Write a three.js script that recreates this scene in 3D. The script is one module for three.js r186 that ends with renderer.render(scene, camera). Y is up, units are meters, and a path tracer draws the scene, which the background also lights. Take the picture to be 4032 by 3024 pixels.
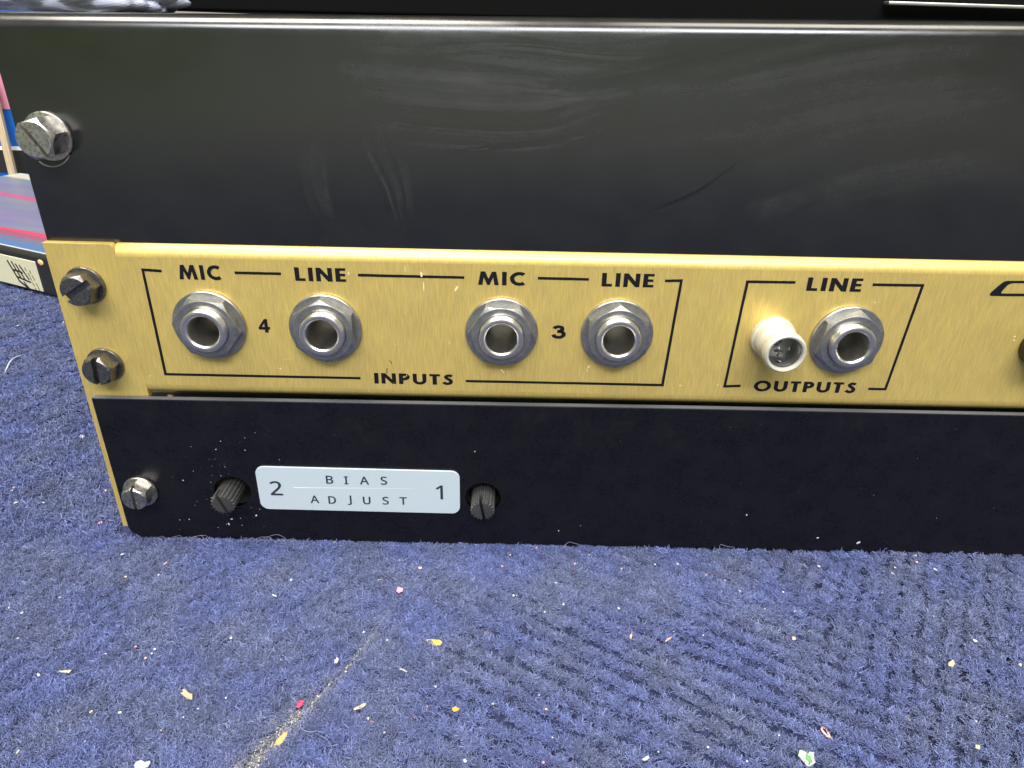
import * as THREE from 'three';
import { mergeGeometries, mergeVertices, toCreasedNormals } from 'three/addons/utils/BufferGeometryUtils.js';
import { RectAreaLightUniformsLib } from 'three/addons/lights/RectAreaLightUniformsLib.js';
import { TextGeometry } from 'three/addons/geometries/TextGeometry.js';
import { FontLoader } from 'three/addons/loaders/FontLoader.js';
import { RoundedBoxGeometry } from 'three/addons/geometries/RoundedBoxGeometry.js';
import { Brush, Evaluator, SUBTRACTION, INTERSECTION } from 'three-bvh-csg';
import { createNoise2D, createNoise3D } from 'simplex-noise';

/* ------------------------------------------------------------------ camera, light, exposure */
// Plane coordinates of the rack panel are millimetres (x right, y up, z towards the viewer); the carpet lies at y = -43.
const MM = 0.001, FLOOR = -43;
const PITCH = -26.918 * Math.PI / 180, YAW = -0.119 * Math.PI / 180, ROLL = 1.238 * Math.PI / 180, DIST = 155.28, FPX = 2795;
const scene = new THREE.Scene();
const camera = new THREE.PerspectiveCamera(56.824, 4 / 3, 0.01, 20);
camera.rotation.order = 'YXZ';
camera.rotation.set(PITCH, YAW, ROLL);
const ROT = new THREE.Matrix4().makeRotationFromEuler(camera.rotation);
const EYE = new THREE.Vector3(0, 0, DIST).applyMatrix4(ROT);           // mm, plane coordinates
camera.position.set(EYE.x * MM, (EYE.y - FLOOR) * MM, EYE.z * MM);
scene.add(camera);

const renderer = new THREE.WebGLRenderer({ antialias: true });
renderer.toneMapping = THREE.LinearToneMapping;
renderer.toneMappingExposure = 2.1;
renderer.shadowMap.enabled = true;
RectAreaLightUniformsLib.init();

const LAMPS = [ // centre (m), size (m), radiance, colour, label
  { at: [-0.50, 1.60, 0.10], size: [0.85, 0.60], power: 13, color: 0xfff6e8, label: 'bright ceiling lamp panel above the gold ear side' },
  { at: [0.65, 1.60, 0.10], size: [0.85, 0.60], power: 4, color: 0xfff6e8, label: 'dimmer ceiling lamp panel above the output jack side' },
  { at: [0.05, 1.60, 1.45], size: [1.9, 0.8], power: 9.5, color: 0xfafaff, label: 'long added fill light panel out over the open floor' },  // added front fill, no lamp is known at this spot
];

/* ------------------------------------------------------------------ helpers */
function rng(seed) { let a = seed >>> 0; return () => { a |= 0; a = a + 0x6D2B79F5 | 0; let t = Math.imul(a ^ a >>> 15, 1 | a); t = t + Math.imul(t ^ t >>> 7, 61 | t) ^ t; return ((t ^ t >>> 14) >>> 0) / 4294967296; }; }
const noise2 = createNoise2D(rng(11)), noise3 = createNoise3D(rng(12));
const clamp = (x, a = 0, b = 1) => Math.min(b, Math.max(a, x));
const smooth = (a, b, x) => { const t = clamp((x - a) / (b - a)); return t * t * (3 - 2 * t); };
function rayOf(u, v) { return new THREE.Vector3((u - 2016) / FPX, -(v - 1512) / FPX, -1).applyMatrix4(ROT); }
function onPanel(u, v, z = 0) { const d = rayOf(u, v), t = (z - EYE.z) / d.z; return [EYE.x + d.x * t, EYE.y + d.y * t]; }
function onFloor(u, v, y = FLOOR) { const d = rayOf(u, v), t = (y - EYE.y) / d.y; return [EYE.x + d.x * t, EYE.z + d.z * t]; }
const taken = {};
function numbered(n) { const k = taken[n] = (taken[n] ?? -1) + 1; return k ? `${n}_${String(k).padStart(3, '0')}` : n; }
function tag(o, label, category, group, kind) { if (label) o.userData.label = label; if (category) o.userData.category = category; if (group) o.userData.group = group; if (kind) o.userData.kind = kind; return o; }
function shadowed(o) { o.castShadow = o.receiveShadow = true; return o; }
// geometry in mm, plane coordinates -> a named Mesh in metres with the carpet at y = 0
function part(name, geo, mat, parent) {
  geo.translate(0, -FLOOR, 0); geo.scale(MM, MM, MM);
  const m = shadowed(new THREE.Mesh(geo, mat)); m.name = name; parent.add(m); return m;
}
function clean(g) { const o = new THREE.BufferGeometry(), s = g.index ? g.toNonIndexed() : g; for (const k of ['position', 'normal', 'uv']) if (s.attributes[k]) o.setAttribute(k, s.attributes[k]); return o; }
const merge = (list) => mergeGeometries(list.map(clean));
const csg = new Evaluator(); csg.attributes = ['position', 'normal']; csg.useGroups = false;
function boolean(a, b, op) { const A = new Brush(a), B = new Brush(b); A.updateMatrixWorld(); B.updateMatrixWorld(); const g = csg.evaluate(A, B, op).geometry; g.clearGroups?.(); return g; }
function creased(g, a = 0.5) { const o = new THREE.BufferGeometry(); o.setAttribute('position', (g.index ? g.toNonIndexed() : g).attributes.position.clone()); const r = toCreasedNormals(o, a); planarUV(r); return r; }
function planarUV(g) { const p = g.attributes.position, uv = new Float32Array(p.count * 2); for (let i = 0; i < p.count; i++) { uv[2 * i] = p.getX(i); uv[2 * i + 1] = p.getY(i) + 0.7 * p.getZ(i); } g.setAttribute('uv', new THREE.BufferAttribute(uv, 2)); return g; }
// a lathe about the z axis: points are (radius, z)
function latheZ(pts, seg = 64, a = 0.6) { const g = new THREE.LatheGeometry(pts.map(p => new THREE.Vector2(p[0], p[1])), seg); g.rotateX(Math.PI / 2); return creased(g, a); }
function hexPrism(af, z0, z1, turn) { const s = new THREE.Shape(), r = af / Math.sqrt(3); for (let k = 0; k < 6; k++) { const t = turn + k * Math.PI / 3; k ? s.lineTo(r * Math.cos(t), r * Math.sin(t)) : s.moveTo(r * Math.cos(t), r * Math.sin(t)); } const g = new THREE.ExtrudeGeometry(s, { depth: z1 - z0, bevelEnabled: false }); g.translate(0, 0, z0); return g; }
function roundRect(x0, y0, x1, y1, r) { const s = new THREE.Shape(); s.moveTo(x0 + r, y0); s.lineTo(x1 - r, y0); s.absarc(x1 - r, y0 + r, r, -Math.PI / 2, 0); s.lineTo(x1, y1 - r); s.absarc(x1 - r, y1 - r, r, 0, Math.PI / 2); s.lineTo(x0 + r, y1); s.absarc(x0 + r, y1 - r, r, Math.PI / 2, Math.PI); s.lineTo(x0, y0 + r); s.absarc(x0 + r, y0 + r, r, Math.PI, 1.5 * Math.PI); return s; }
function plate(shape, z0, z1, bevel = 0.12, seg = 24) { const g = new THREE.ExtrudeGeometry(shape, { depth: z1 - z0 - 2 * bevel, bevelEnabled: bevel > 0, bevelThickness: bevel, bevelSize: bevel, bevelOffset: -bevel, bevelSegments: 2, curveSegments: seg }); g.translate(0, 0, z0 + bevel); return g; }
// bent sheet: outer profile (y, z) swept along x; lift(x) shifts it in y
function bentSheet(prof, thick, x0, x1, nx = 2, lift = () => 0) {
  const n = prof.length, inner = [];
  for (let i = 0; i < n; i++) { const a = prof[Math.max(0, i - 1)], b = prof[Math.min(n - 1, i + 1)], dy = b[0] - a[0], dz = b[1] - a[1], l = Math.hypot(dy, dz); inner.push([prof[i][0] + dz / l * thick, prof[i][1] - dy / l * thick]); }
  const loop = [...prof, ...inner.reverse()], m = loop.length, pos = [], uv = [], len = [0];
  for (let i = 1; i <= m; i++) len.push(len[i - 1] + Math.hypot(loop[i % m][0] - loop[i - 1][0], loop[i % m][1] - loop[i - 1][1]));
  const P = (i, k) => { const x = x0 + (x1 - x0) * k / nx, q = loop[i % m]; return [x, q[0] + lift(x), q[1]]; };
  const tri = (A, B, C, a, b, c) => { pos.push(...A, ...B, ...C); uv.push(...a, ...b, ...c); };
  for (let i = 0; i < m; i++) for (let k = 0; k < nx; k++) {
    const A = P(i, k), B = P(i, k + 1), C = P(i + 1, k + 1), D = P(i + 1, k), a = [A[0], len[i]], b = [B[0], len[i]], c = [C[0], len[i + 1]], d = [D[0], len[i + 1]];
    tri(A, B, C, a, b, c); tri(A, C, D, a, c, d);
  }
  for (const k of [0, nx]) for (let i = 0; i < n - 1; i++) { const A = P(i, k), B = P(i + 1, k), C = P(m - 2 - i, k), D = P(m - 1 - i, k), z = [0, 0]; k ? (tri(A, B, C, z, z, z), tri(A, C, D, z, z, z)) : (tri(A, C, B, z, z, z), tri(A, D, C, z, z, z)); }
  const g = new THREE.BufferGeometry(); g.setAttribute('position', new THREE.Float32BufferAttribute(pos, 3)); g.setAttribute('uv', new THREE.Float32BufferAttribute(uv, 2));
  return toCreasedNormals(g, 0.5);
}
function arc(cy, cz, r, a0, a1, n) { const o = []; for (let i = 0; i <= n; i++) { const a = a0 + (a1 - a0) * i / n; o.push([cy + r * Math.sin(a), cz + r * Math.cos(a)]); } return o; }
function tube(pts, r, seg = 12, rad = 5) { return new THREE.TubeGeometry(new THREE.CatmullRomCurve3(pts.map(p => new THREE.Vector3(...p))), seg, r, rad, false); }

/* ------------------------------------------------------------------ textures */
function dataTex(n, m, f, srgb) { const d = new Uint8Array(n * m * 4); for (let j = 0; j < m; j++) for (let i = 0; i < n; i++) { const c = f(i, j); for (let k = 0; k < 3; k++) d[4 * (j * n + i) + k] = clamp(Array.isArray(c) ? c[k] : c) * 255; d[4 * (j * n + i) + 3] = 255; } const t = new THREE.DataTexture(d, n, m); t.wrapS = t.wrapT = THREE.RepeatWrapping; t.magFilter = THREE.LinearFilter; t.minFilter = THREE.LinearMipmapLinearFilter; t.generateMipmaps = true; if (srgb) t.colorSpace = THREE.SRGBColorSpace; t.needsUpdate = true; return t; }
// tiling noise: 2-torus in 4 samples blended
function tileNoise(fx, fy, n, m, seed) { const a = (i, j) => noise3(i / n * fx, j / m * fy, seed); return (i, j) => { const u = i / n, v = j / m; return (a(i, j) * (1 - u) * (1 - v) + a(i - n, j) * u * (1 - v) + a(i, j - m) * (1 - u) * v + a(i - n, j - m) * u * v) / Math.sqrt((1 - 2 * u * (1 - u)) * (1 - 2 * v * (1 - v))); }; }
const T = {};
{
  const n = 1024, R = rng(5), white = Float32Array.from({ length: n * n }, () => R());
  const coarse = tileNoise(14, 6, n, n, 1), blot = tileNoise(5, 5, n, n, 7), streak = tileNoise(220, 9, n, n, 3);
  const w = (i, j) => white[((j + n) % n) * n + (i + n) % n];
  const grain = (i, j) => { let s = 0; for (let k = -5; k <= 5; k++) s += w(i, j + k); return s / 11; };
  T.goldColor = dataTex(n, n, (i, j) => { const v = 0.92 + 0.14 * (grain(i, j) - 0.5) + 0.05 * streak(i, j) + 0.008 * coarse(i, j) + 0.008 * blot(i, j); return [v, v * (1 + 0.008 * blot(j, i)), v * (1 - 0.02 * coarse(i, j))]; }, true);
  T.goldRough = dataTex(n, n, (i, j) => 0.72 + 0.35 * (grain(i, j) - 0.5) + 0.07 * streak(i, j) + 0.015 * coarse(i, j));
  T.goldBump = dataTex(n, n, (i, j) => 0.5 + 0.5 * (grain(i, j) - 0.5) + 0.25 * (w(i, j) - 0.5));
  const m = 512, ma = tileNoise(9, 9, m, m, 21), mb = tileNoise(40, 40, m, m, 22), mc = tileNoise(130, 130, m, m, 23);
  T.mottle = dataTex(m, m, (i, j) => 0.62 + 0.16 * ma(i, j) + 0.14 * mb(i, j) + 0.12 * mc(i, j));
  T.fine = dataTex(m, m, (i, j) => 0.72 + 0.06 * ma(i, j) + 0.10 * mc(i, j));
  T.tarnish = dataTex(m, m, (i, j) => { const v = 0.86 + 0.05 * ma(i, j) + 0.045 * mb(i, j) + 0.04 * mc(i, j) - 0.16 * Math.max(0, mb(j, i) - 0.55); return [v, v, v * 0.99]; }, true);
  T.mottleColor = dataTex(m, m, (i, j) => { const v = 0.86 + 0.07 * ma(i, j) + 0.06 * mb(i, j) + 0.05 * mc(i, j); return [v, v * 0.995, v * 0.985]; }, true);
}
function rep(t, mmPerTile) { const c = t.clone(); c.repeat.set(1 / mmPerTile, 1 / mmPerTile); c.needsUpdate = true; return c; }

// wiped dust on the upper black panel: 210 mm x 46 mm, drawn once
const DW = 210, DH = 46;
function dustCanvas() {
  const W = 2048, H = 448, c = document.createElement('canvas'); c.width = W; c.height = H; const g = c.getContext('2d'), R = rng(77);
  const X = (x) => (x + 96) / DW * W, Y = (y) => H - (y - 28) / DH * H, fromPx = (u, v) => { const p = onPanel(u, v, -1.6); return [X(p[0]), Y(p[1])]; };
  g.fillStyle = 'rgb(70,70,70)'; g.fillRect(0, 0, W, H);
  const stroke = (pts, n, spread, wide, alpha, shade) => { alpha *= 1.5; for (let k = 0; k < n; k++) { const o = (R() - 0.5) * spread, a = R() * 0.35, b = 0.65 + R() * 0.35; g.beginPath(); const q = pts.map(p => fromPx(p[0], p[1] + o)); const cv = new THREE.CatmullRomCurve3(q.map(p => new THREE.Vector3(p[0], p[1], 0))); for (let t = 0; t <= 24; t++) { const p = cv.getPoint(a + (b - a) * t / 24); t ? g.lineTo(p.x, p.y + noise2(t * 0.3, k) * 1.5) : g.moveTo(p.x, p.y); } g.lineWidth = wide * (0.4 + R()); g.lineCap = 'round'; g.strokeStyle = `rgba(${shade},${alpha * (0.4 + R() * 0.8)})`; g.stroke(); } };
  const L = '210,205,196', D = '28,28,28';
  stroke([[1330, 190], [1800, 230], [2300, 300], [2700, 260]], 50, 260, 16, 0.05, L);
  stroke([[1300, 330], [1650, 400], [2100, 420], [2500, 350]], 46, 200, 14, 0.05, L);
  stroke([[1420, 520], [1800, 560], [2150, 560], [2400, 480]], 30, 120, 7, 0.06, L);
  stroke([[2350, 480], [2900, 420], [3400, 330], [4000, 290]], 44, 330, 18, 0.04, L);
  stroke([[2900, 760], [3300, 640], [3700, 560], [4032, 520]], 40, 380, 22, 0.035, L);
  stroke([[1900, 330], [2300, 360], [2700, 280], [3100, 200]], 22, 110, 5, 0.16, D);
  stroke([[1650, 230], [2000, 215], [2500, 260], [2900, 190]], 14, 90, 5, 0.16, D);
  stroke([[1450, 470], [1800, 510], [2100, 520], [2340, 470]], 22, 90, 5, 0.2, D);
  stroke([[1720, 640], [1950, 612], [2150, 590], [2350, 552]], 6, 22, 3.2, 0.5, D);
  stroke([[2750, 330], [3100, 230], [3500, 170], [3900, 140]], 18, 130, 5, 0.15, D);
  stroke([[2520, 880], [2650, 830], [2740, 790], [2900, 680]], 5, 14, 3, 0.4, D);
  for (let k = 0; k < 9; k++) stroke([[1390 + 18 * k, 420 + 20 * k], [1420 + 20 * k, 620], [1500 + 14 * k, 760], [1560 + 9 * k, 930]], 3, 60, 5, 0.07, k % 3 ? L : D);
  for (let k = 0; k < 7; k++) stroke([[1185 + 16 * k, 600], [1195 + 15 * k, 700], [1230 + 12 * k, 820], [1290 + 9 * k, 900]], 2, 50, 9, 0.05, L);
  
  for (let k = 0; k < 900; k++) { g.fillStyle = `rgba(225,222,215,${0.05 + 0.25 * R() ** 3})`; const s = 0.7 + 1.1 * R(); g.fillRect(R() * W, R() * H, s, s); }
  const im = g.getImageData(0, 0, W, H), b = im.data;
  for (let j = 0; j < H; j++) for (let i = 0; i < W; i++) { const k = 4 * (j * W + i), e = 1 + 0.10 * noise2(i / 150, j / 110) + 0.07 * noise2(i / 34, j / 28) + 0.06 * noise2(i / 7, j / 7); for (let q = 0; q < 3; q++) b[k + q] = clamp(b[k + q] * e / 255) * 255; }
  return { b, W, H };
}
{
  const { b, W, H } = dustCanvas();
  const get = (i, j) => b[4 * ((H - 1 - j) * W + i)] / 255;
  T.dustRough = dataTex(W, H, (i, j) => 0.08 + 0.50 * get(i, j));
  T.dustColor = dataTex(W, H, (i, j) => { const v = get(i, j); const d = clamp((v - 0.12) * 0.8); return [0.040 + 0.37 * d, 0.042 + 0.365 * d, 0.042 + 0.35 * d]; }, true);
  for (const t of [T.dustRough, T.dustColor]) { t.wrapS = t.wrapT = THREE.MirroredRepeatWrapping; t.repeat.set(1 / DW, 1 / DH); t.offset.set(96 / DW, 0); }
}

/* ------------------------------------------------------------------ materials */
const std = (o) => new THREE.MeshPhysicalMaterial(o);
const lin = (r, g, b) => new THREE.Color().setRGB(r, g, b);
const M = {
  gold: std({ color: lin(0.80, 0.60, 0.18), metalness: 0.5, roughness: 0.56, map: rep(T.goldColor, 46), roughnessMap: rep(T.goldRough, 46), bumpMap: rep(T.goldBump, 46), bumpScale: 0.00002 }),
  black: std({ color: 0xffffff, map: T.dustColor, roughness: 1, roughnessMap: T.dustRough, ior: 1.68 }),
  blackLow: std({ color: lin(0.004, 0.004, 0.006), roughness: 0.55, specularIntensity: 0.8, roughnessMap: rep(T.mottle, 70) }),
  ink: std({ color: lin(0.006, 0.006, 0.009), roughness: 0.6, specularIntensity: 0.35 }),
  nut: std({ color: lin(0.50, 0.495, 0.49), metalness: 0.95, roughness: 0.56, map: rep(T.tarnish, 19), roughnessMap: rep(T.fine, 14) }),
  washer: std({ color: lin(0.56, 0.545, 0.51), metalness: 0.95, roughness: 0.54, map: rep(T.tarnish, 23), roughnessMap: rep(T.fine, 17) }),
  sleeve: std({ color: lin(0.76, 0.73, 0.68), metalness: 1, roughness: 0.44, roughnessMap: rep(T.fine, 9) }),
  phono: std({ color: lin(0.58, 0.55, 0.46), metalness: 0.4, roughness: 0.5 }),
  bore: std({ color: lin(0.34, 0.34, 0.33), metalness: 1, roughness: 0.45 }),
  steel: std({ color: lin(0.62, 0.60, 0.56), metalness: 1, roughness: 0.62, map: rep(T.mottleColor, 8), roughnessMap: rep(T.mottle, 8) }),
  darkSteel: std({ color: lin(0.22, 0.215, 0.21), metalness: 0.9, roughness: 0.6, map: rep(T.mottleColor, 6), roughnessMap: rep(T.mottle, 6) }),
  shaft: std({ color: lin(0.034, 0.034, 0.034), roughness: 0.75, roughnessMap: rep(T.mottle, 7) }),
  knob: std({ color: lin(0.006, 0.006, 0.006), roughness: 0.22 }),
  label: std({ color: lin(0.43, 0.50, 0.54), roughness: 0.5 }),
  labelInk: std({ color: lin(0.02, 0.02, 0.03), roughness: 0.6 }),
  chip: std({ color: lin(0.42, 0.40, 0.35), roughness: 0.8 }),
};

/* ------------------------------------------------------------------ lamps */
LAMPS.forEach((l, k) => {
  const g = new THREE.Group(); g.name = numbered('light_panel'); scene.add(g); g.position.set(...l.at);
  tag(g, l.label, 'lamp');
  const [w, d] = l.size, frame = new THREE.Shape([[-w / 2 - 0.03, -d / 2 - 0.03], [w / 2 + 0.03, -d / 2 - 0.03], [w / 2 + 0.03, d / 2 + 0.03], [-w / 2 - 0.03, d / 2 + 0.03]].map(p => new THREE.Vector2(...p)));
  frame.holes.push(new THREE.Path([[-w / 2, -d / 2], [-w / 2, d / 2], [w / 2, d / 2], [w / 2, -d / 2]].map(p => new THREE.Vector2(...p))));
  const fg = new THREE.ExtrudeGeometry(frame, { depth: 0.04, bevelEnabled: false }); fg.rotateX(-Math.PI / 2); fg.translate(0, -0.005, 0);
  const f = shadowed(new THREE.Mesh(fg, std({ color: lin(0.7, 0.7, 0.7), roughness: 0.6 }))); f.name = 'frame'; g.add(f);
  const dg = new THREE.BoxGeometry(w - 0.002, 0.01, d - 0.002); dg.translate(0, 0.012, 0);
  const p = new THREE.Mesh(dg, std({ color: lin(0.8, 0.8, 0.8), emissive: new THREE.Color(l.color), emissiveIntensity: 1.0, roughness: 0.6 })); p.name = 'diffuser'; g.add(p); shadowed(p);
  const r = new THREE.RectAreaLight(l.color, l.power, w, d); r.position.set(0, 0.002, 0); r.rotation.x = -Math.PI / 2; r.name = 'lamp_light'; g.add(r);
});
function slab(name, size, at, color) { const m = shadowed(new THREE.Mesh(new THREE.BoxGeometry(...size), std({ color: lin(...color), roughness: 0.95 }))); m.name = name; m.position.set(...at); m.userData.kind = 'structure'; scene.add(m); }
slab('ceiling', [4.6, 0.06, 4.4], [0, 1.68, 0.5], [0.66, 0.64, 0.60]);
slab('wall_front', [4.6, 1.70, 0.06], [0, 0.80, 2.67], [0.36, 0.40, 0.35]);
slab('wall_back', [4.6, 1.70, 0.06], [0, 0.80, -1.67], [0.42, 0.40, 0.36]);
slab('wall_left', [0.06, 1.70, 4.28], [-2.27, 0.80, 0.5], [0.26, 0.34, 0.18]);
slab('floor', [4.6, 0.05, 4.4], [0, -0.033, 0.5], [0.19, 0.20, 0.16]);
slab('wall_right', [0.06, 1.70, 4.28], [2.27, 0.80, 0.5], [0.42, 0.39, 0.35]);

/* ------------------------------------------------------------------ carpet */
// a square grid of tufts, 4.15 mm apart, turned by 30.5 degrees; traffic has flattened it in places
const CA = Math.cos(30.5 * Math.PI / 180), SA = Math.sin(30.5 * Math.PI / 180), PITCHMM = 4.15;
const seamPx = [[1640, 2235], [1590, 2295], [1545, 2365], [1480, 2470], [1400, 2575], [1330, 2650], [1250, 2730], [1180, 2800], [1110, 2870], [1030, 2950], [960, 3020], [905, 3080]];
const SEAM = seamPx.map(p => onFloor(...p));
function seamAt(x, z) { let best = 1e9, t = 0; for (let i = 0; i < SEAM.length - 1; i++) { const [ax, az] = SEAM[i], [bx, bz] = SEAM[i + 1], dx = bx - ax, dz = bz - az, s = clamp(((x - ax) * dx + (z - az) * dz) / (dx * dx + dz * dz)), d = Math.hypot(x - ax - s * dx, z - az - s * dz); if (d < best) { best = d; t = (i + s) / (SEAM.length - 1); } } return [best, t]; }
let valley = 0; // how deep between the tufts the last point looked up lies
function carpetY(x, z) {
  const u = x * CA + z * SA, v = -x * SA + z * CA, wob = 0.35 * noise2(x / 9, z / 9);
  const left = smooth(-100, -125, x) * smooth(-30, -60, z);
  const right = smooth(52, 74, x - 0.25 * (z - 20));
  const a = clamp(smooth(16, 36, z) * smooth(-24, 8, x) + 0.26, 0, 1) * (1 - left) * (1 - 0.8 * right), b = clamp(right + 0.95 * left + 0.12, 0, 1);
  const ridge = (q) => { const c = 0.5 + 0.5 * Math.cos(2 * Math.PI * q); return Math.pow(c, 0.45) - 1; };
  let h = 3.0 * a * ridge((v + wob) / PITCHMM) + 2.5 * b * ridge((u + wob) / PITCHMM);
  valley = -h;
  h += 0.30 * noise2(x / 5, z / 5) + 0.42 * noise2(x / 1.9, z / 1.5) + 0.3 * noise2(x / 31, z / 31);
  if (x > -60 && x < 0 && z > 0) { const [d, t] = seamAt(x, z); const w = 0.5 + 1.4 * t * t; if (d < w * 2.2) h -= (0.5 + 0.7 * t) * Math.exp(-d * d / (w * w)); }
  return h - 0.45;
}
{
  const axis = (fine0, fine1, step, far0, far1) => { const o = []; for (let q = fine0; q <= fine1; q += step) o.push(q); let d = step; for (let q = fine0 - d; q > far0; d *= 1.5, q -= d) o.unshift(q); o.unshift(far0); d = step; for (let q = fine1 + d; q < far1; d *= 1.5, q += d) o.push(q); o.push(far1); return o; };
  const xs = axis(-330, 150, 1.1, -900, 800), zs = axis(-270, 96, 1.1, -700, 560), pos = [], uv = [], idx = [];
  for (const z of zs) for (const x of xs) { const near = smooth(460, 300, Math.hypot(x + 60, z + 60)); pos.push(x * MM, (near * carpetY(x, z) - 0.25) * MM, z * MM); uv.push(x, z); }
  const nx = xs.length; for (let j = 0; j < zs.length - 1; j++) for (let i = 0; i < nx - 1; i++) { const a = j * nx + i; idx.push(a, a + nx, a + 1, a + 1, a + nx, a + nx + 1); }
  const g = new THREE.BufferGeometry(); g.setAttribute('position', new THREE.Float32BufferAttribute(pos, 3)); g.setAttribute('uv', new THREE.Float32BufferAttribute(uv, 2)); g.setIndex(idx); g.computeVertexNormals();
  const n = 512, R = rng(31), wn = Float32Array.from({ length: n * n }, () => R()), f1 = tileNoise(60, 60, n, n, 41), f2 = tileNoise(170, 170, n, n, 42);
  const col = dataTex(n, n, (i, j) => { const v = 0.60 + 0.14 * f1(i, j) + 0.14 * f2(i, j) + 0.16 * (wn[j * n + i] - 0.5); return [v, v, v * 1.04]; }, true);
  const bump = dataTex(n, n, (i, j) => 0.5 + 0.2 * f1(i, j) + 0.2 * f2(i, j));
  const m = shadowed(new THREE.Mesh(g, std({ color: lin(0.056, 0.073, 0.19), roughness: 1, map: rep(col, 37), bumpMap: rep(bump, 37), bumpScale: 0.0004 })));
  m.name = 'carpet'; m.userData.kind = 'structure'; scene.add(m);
}
// pile: little mats of curled wool fibres, set all over the part of the carpet one can see
{
  const R = rng(91), variants = 7, mats = [];
  const bend = (len, lean, dir, r, tint, out) => {
    let x = (R() + R() - 1) * 1.0, z = (R() + R() - 1) * 1.0, y = -0.25, el = lean, az = dir; const seg = 5, pts = [];
    for (let k = 0; k <= seg; k++) { pts.push([x, y, z]); const s = len / seg; x += Math.cos(el) * Math.cos(az) * s; z += Math.cos(el) * Math.sin(az) * s; y += Math.sin(el) * s; az += (R() - 0.5) * 1.6; el += (R() - 0.56) * 0.8; if (y > 0.95) el = Math.min(el, -0.1); if (y < 0) el = Math.max(el, 0.25); }
    const g = new THREE.TubeGeometry(new THREE.CatmullRomCurve3(pts.map(p => new THREE.Vector3(...p))), seg, r, 3, false);
    const c = new Float32Array(g.attributes.position.count * 3); for (let i = 0; i < c.length; i += 3) { c[i] = tint[0]; c[i + 1] = tint[1]; c[i + 2] = tint[2]; }
    g.setAttribute('color', new THREE.BufferAttribute(c, 3)); g.deleteAttribute('uv'); out.push(g);
  };
  for (let q = 0; q < variants; q++) {
    const list = []; for (let k = 0; k < 34; k++) { const v = 0.55 + 0.9 * R() * R() + 0.15 * R(), pale = R() < 0.1 ? 0.25 : 0; bend(0.7 + 1.2 * R() * R() + 0.3 * R(), 0.3 + 0.9 * R(), R() * 6.283, 0.045 + 0.035 * R(), [v + pale, v + pale, v * 1.02 + pale * 0.5], list); }
    const g = mergeGeometries(list); g.scale(MM, MM, MM); mats.push(g);
  }
  const spots = Array.from({ length: variants }, () => []);
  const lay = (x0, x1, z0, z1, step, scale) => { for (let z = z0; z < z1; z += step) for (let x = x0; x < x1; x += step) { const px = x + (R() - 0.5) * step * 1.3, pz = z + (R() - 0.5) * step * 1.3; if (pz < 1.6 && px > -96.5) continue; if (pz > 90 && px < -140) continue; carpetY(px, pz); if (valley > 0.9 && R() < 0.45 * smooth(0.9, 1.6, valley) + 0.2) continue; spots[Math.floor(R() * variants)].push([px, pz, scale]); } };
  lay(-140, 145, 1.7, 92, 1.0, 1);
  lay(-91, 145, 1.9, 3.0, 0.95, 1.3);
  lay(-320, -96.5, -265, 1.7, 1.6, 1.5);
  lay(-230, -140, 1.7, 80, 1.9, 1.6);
  const wool = std({ color: 0xffffff, roughness: 1, vertexColors: true, sheen: 0.4, sheenRoughness: 0.6, sheenColor: lin(0.5, 0.55, 0.8) });
  const pile = new THREE.Group(); pile.name = 'carpet_pile'; pile.userData.kind = 'stuff'; tag(pile, 'fuzzy indigo blue wool pile covering the carpet', 'carpet pile'); scene.add(pile);
  const mx = new THREE.Matrix4(), qt = new THREE.Quaternion(), up = new THREE.Vector3(0, 1, 0), c = new THREE.Color();
  spots.forEach((list, q) => {
    const im = new THREE.InstancedMesh(mats[q], wool, list.length); im.name = 'wool_fibres'; im.userData.kind = 'stuff'; shadowed(im);
    list.forEach(([x, z, s], k) => {
      let h = carpetY(x, z), sc = s * (0.85 + 0.3 * R()), sy = sc * 0.8, dust = 0;
      if (x > -60 && x < 0 && z > 0) { const [d, t] = seamAt(x, z), w = 0.7 + 2.4 * t * t; dust = Math.exp(-d * d / (w * w)) * (0.25 + 0.55 * t) * (0.4 + 0.9 * R()); sy *= 1 - 0.5 * clamp(dust); }
      mx.compose(new THREE.Vector3(x * MM, (h - 0.1) * MM, z * MM), qt.setFromAxisAngle(up, R() * 6.283), new THREE.Vector3(sc, sy, sc)); im.setMatrixAt(k, mx);
      const v = 1 + 0.14 * noise2(x / 13, z / 13) + 0.16 * noise2(x / 3, z / 3) + 0.3 * (R() - 0.5), gr = 0.5 + 0.5 * noise2(x / 22 + 50, z / 22);
      c.setRGB((0.112 + 0.024 * gr) * v, (0.147 + 0.014 * gr) * v, (0.355 - 0.07 * gr) * v);
      if (dust > 0) c.lerp(new THREE.Color().setRGB(0.27, 0.27, 0.27), clamp(dust, 0, 0.8));
      im.setColorAt(k, c);
    });
    pile.add(im);
  });
}

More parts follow.
